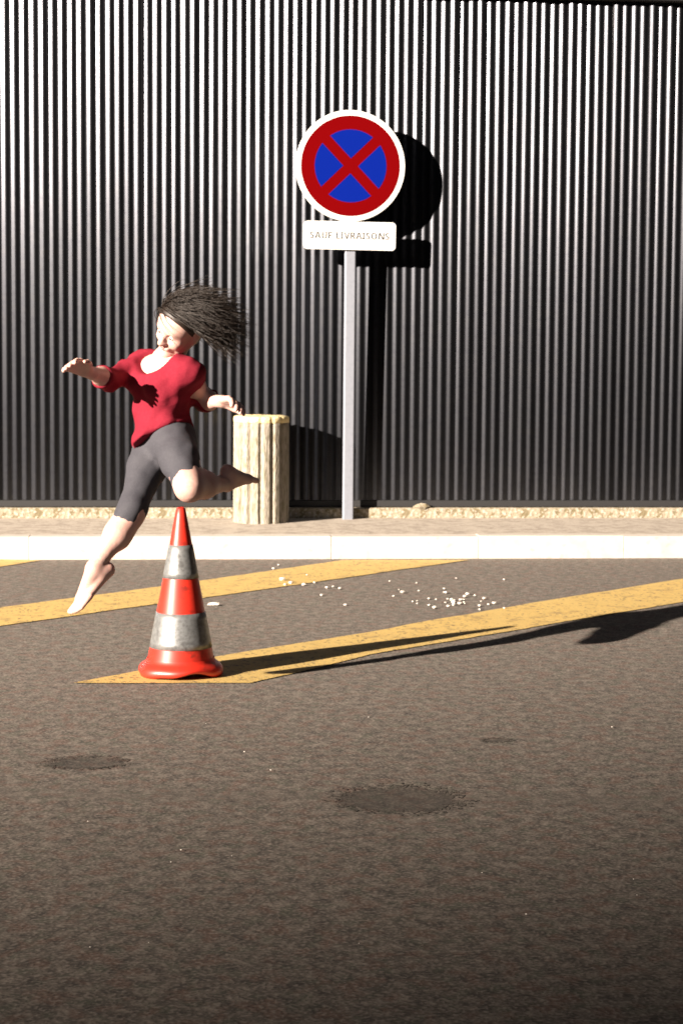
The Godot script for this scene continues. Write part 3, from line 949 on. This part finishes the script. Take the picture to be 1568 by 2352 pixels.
func build_litter():
	rng.seed = 33
	var meshes := []
	for k in 5: meshes.append(lump(100 + k, Vector3(1.0, 0.6, 0.8)))
	var spots := [[648, 1334, 11], [668, 1341, 8], [655, 1345, 6], [697, 1346, 8], [722, 1340, 5], [751, 1352, 6], [765, 1350, 5], [780, 1354, 6], [738, 1370, 6], [793, 1392, 6], [628, 1308, 5], [640, 1300, 4], [705, 1322, 4]]
	for i in 26:
		spots.append([rng.randfn(1040, 48), clampf(rng.randfn(1383, 9), 1362, 1402), rng.randf_range(3.0, 8.5)])
	for i in 14:
		spots.append([rng.randf_range(820, 1160), rng.randf_range(1322, 1400), rng.randf_range(2.5, 4.5)])
	for i in 16:
		spots.append([rng.randf_range(60, 1500), rng.randf_range(1600, 2250), rng.randf_range(2.0, 4.0)])
	for s in spots:
		var p := on_level(s[0], s[1])
		var l := local_of(p)
		var r: float = s[2] * -p.z / FOCAL * 0.85
		p.y = road_height(Vector2(l.x, l.z)) + 0.004 + r * 0.3
		var o := part("stone_chip", meshes[rng.randi() % 5], M.chip, self, Transform3D(Basis(Vector3.UP, rng.randf_range(0, TAU)).scaled(Vector3(r, r * 0.8, r)), p))
		if s[1] > 1500: tag(o, "tiny pale stone chip on the open asphalt in front of the cone", "stone chip", "lone chips on the open asphalt")
		elif s[0] < 810: tag(o, "pale stone chip on or beside the yellow stripe that meets the kerb", "stone chip", "chips along the stripe at the kerb")
		else: tag(o, "pale stone chip in the strewn patch between the two yellow stripes", "stone chip", "chips strewn between the stripes")
	var p := on_level(490, 1391)
	var st := begin()
	st.set_smooth_group(-1)
	var cs := [Vector3(-0.032, 0.004, 0.012), Vector3(0.03, 0.006, 0.014), Vector3(0.034, 0.012, -0.012), Vector3(-0.026, 0.009, -0.014)]
	var mid := Vector3(0, 0.016, 0)
	for i in 4:
		tri(st, cs[i], cs[(i + 1) % 4], mid)
		tri(st, cs[(i + 1) % 4] - Vector3(0, 0.003, 0), cs[i] - Vector3(0, 0.003, 0), mid - Vector3(0, 0.003, 0))
		quad(st, cs[i] - Vector3(0, 0.003, 0), cs[(i + 1) % 4] - Vector3(0, 0.003, 0), cs[(i + 1) % 4], cs[i])
	tag(part("paper_scrap", done(st), M.chip, self, Transform3D(Basis(), p + Vector3(0, 0.003, 0))), "crumpled white paper scrap on asphalt behind the cone", "litter")

var lamp_at := Vector3(-42.4, 20.0, 29.7)
func build_mast():
	var foot_at := Vector3(lamp_at.x - 0.9, 0, lamp_at.z + 0.8)
	var m := thing("floodlight_mast", "tall grey mast carrying one floodlight across the street", "floodlight", Transform3D(Basis(), foot_at))
	part("pole", lathe([Vector2(0.22, -0.1), Vector2(0.2, 1.0), Vector2(0.1, 21.6), Vector2(0.0, 21.62)], 20), M.mast, m)
	part("footing", lathe([Vector2(0.55, -0.1), Vector2(0.55, 0.25), Vector2(0.5, 0.3), Vector2(0.0, 0.3)], 24), M.kerb, m)
	var b := lamp_basis()
	var rel := lamp_at - foot_at
	var st := begin()
	tube(st, [Vector3(0, 21.3, 0), rel - b * Vector3(0, 0, 0.3)], [0.06, 0.05], 10)
	part("bracket", done(st), M.mast, m)
	part("lamp_housing", box(Vector3(-0.4, -0.3, -0.35), Vector3(0.4, 0.3, -0.06), 0.03), M.mast, m, Transform3D(b, rel))
	var glow := plain(Color(1, 0.93, 0.85), 0.3)
	glow.emission_enabled = true
	glow.emission = Color(1, 0.92, 0.82)
	glow.emission_energy_multiplier = 3.0
	part("lamp_lens", box(Vector3(-0.36, -0.26, -0.058), Vector3(0.36, 0.26, -0.04)), glow, m, Transform3D(b, rel))

func lamp_basis() -> Basis:       # local +z towards the point it lights
	var z := (BEAM_AIM - lamp_at).normalized()
	var x := Vector3.UP.cross(z).normalized()
	return Basis(x, z.cross(x), z)

const BEAM_AIM := Vector3(0.5, 2.7, -12.8)

func _ready():
	# ------------------------------------------------ camera, night sky, light
	cam_basis = Basis(Vector3.RIGHT, -atan(373.0 / FOCAL)) * Basis(Vector3.BACK, deg_to_rad(0.5))
	street = Transform3D(Basis(Vector3.UP, WALL_TURN), WALL_ORIGIN)
	var cam := Camera3D.new()
	cam.name = "camera"
	cam.fov = rad_to_deg(2.0 * atan(1176.0 / FOCAL))
	cam.far = 400.0
	cam.near = 0.05
	var lens := CameraAttributesPhysical.new()      # focused a little short, as the photograph is
	lens.frustum_focal_length = 12.0 * FOCAL / 1176.0
	lens.frustum_focus_distance = 4.4
	lens.frustum_near = 0.05
	lens.frustum_far = 400.0
	lens.exposure_aperture = 7.5
	cam.attributes = lens
	add_child(cam)
	cam.transform = Transform3D(cam_basis, EYE)
	var sky := ProceduralSkyMaterial.new()
	sky.sky_top_color = Color(0.10, 0.11, 0.15)
	sky.sky_horizon_color = Color(0.22, 0.20, 0.19)
	sky.ground_bottom_color = Color(0.04, 0.04, 0.04)
	sky.ground_horizon_color = Color(0.14, 0.13, 0.12)
	sky.sun_angle_max = 1.0
	var env := Environment.new()
	env.background_mode = Environment.BG_SKY
	env.sky = Sky.new()
	env.sky.sky_material = sky
	env.background_energy_multiplier = 0.06
	env.tonemap_mode = Environment.TONE_MAPPER_LINEAR
	env.tonemap_exposure = 3.3
	env.sdfgi_enabled = true
	env.ssao_enabled = true
	env.ssil_enabled = true
	var we := WorldEnvironment.new()
	we.name = "environment"
	we.environment = env
	add_child(we)
	var weak_fill := DirectionalLight3D.new()          # faint fill light added from high over the street, no real source
	weak_fill.name = "added_fill"
	weak_fill.light_energy = 0.012
	weak_fill.light_color = Color(0.9, 0.93, 1.0)
	weak_fill.light_angular_distance = 10.0
	weak_fill.shadow_enabled = true
	add_child(weak_fill)
	weak_fill.look_at_from_position(Vector3(2, 14, 14), Vector3(0, 0, -8))
	var flood := SpotLight3D.new()                # the floodlight on its mast
	flood.name = "floodlight"
	flood.position = lamp_at
	flood.light_color = Color(1.0, 0.935, 0.865)
	flood.light_energy = 2.0 * (lamp_at - BEAM_AIM).length_squared()
	flood.spot_range = 140.0
	flood.spot_attenuation = 2.0
	flood.spot_angle = 8.5
	flood.spot_angle_attenuation = 1.0
	flood.light_size = 0.3
	flood.shadow_enabled = true
	add_child(flood)
	flood.look_at_from_position(lamp_at, BEAM_AIM)
	# ------------------------------------------------ noises and materials
	road_noise.seed = 2; road_noise.frequency = 1.1; road_noise.fractal_octaves = 3
	lane_noise.seed = 14; lane_noise.frequency = 0.8; lane_noise.fractal_octaves = 4
	grit_noise.seed = 25; grit_noise.frequency = 1.0; grit_noise.fractal_octaves = 2
	make_materials()
	# ------------------------------------------------ setting
	var road := build_road()
	stripe(road, [[-180, 1421], [0, 1397], [374, 1347], [791, 1287]], [[-180, 1464], [0, 1439], [477, 1373], [1079, 1287]], 1)
	stripe(road, [[169, 1571], [315, 1543], [495, 1511], [849, 1452], [1207, 1388], [1568, 1330], [1800, 1292]], [[574, 1571], [712, 1539], [849, 1505], [1078, 1466], [1307, 1427], [1568, 1384], [1800, 1345]], 2)
	stripe(road, [[-160, 1290], [-60, 1287], [10, 1286]], [[-160, 1325], [0, 1303], [96, 1288]], 3)
	build_pavement()
	build_wall()
	# ------------------------------------------------ things
	build_sign()
	build_bollard()
	build_cone()
	build_person()
	build_litter()
	build_mast()
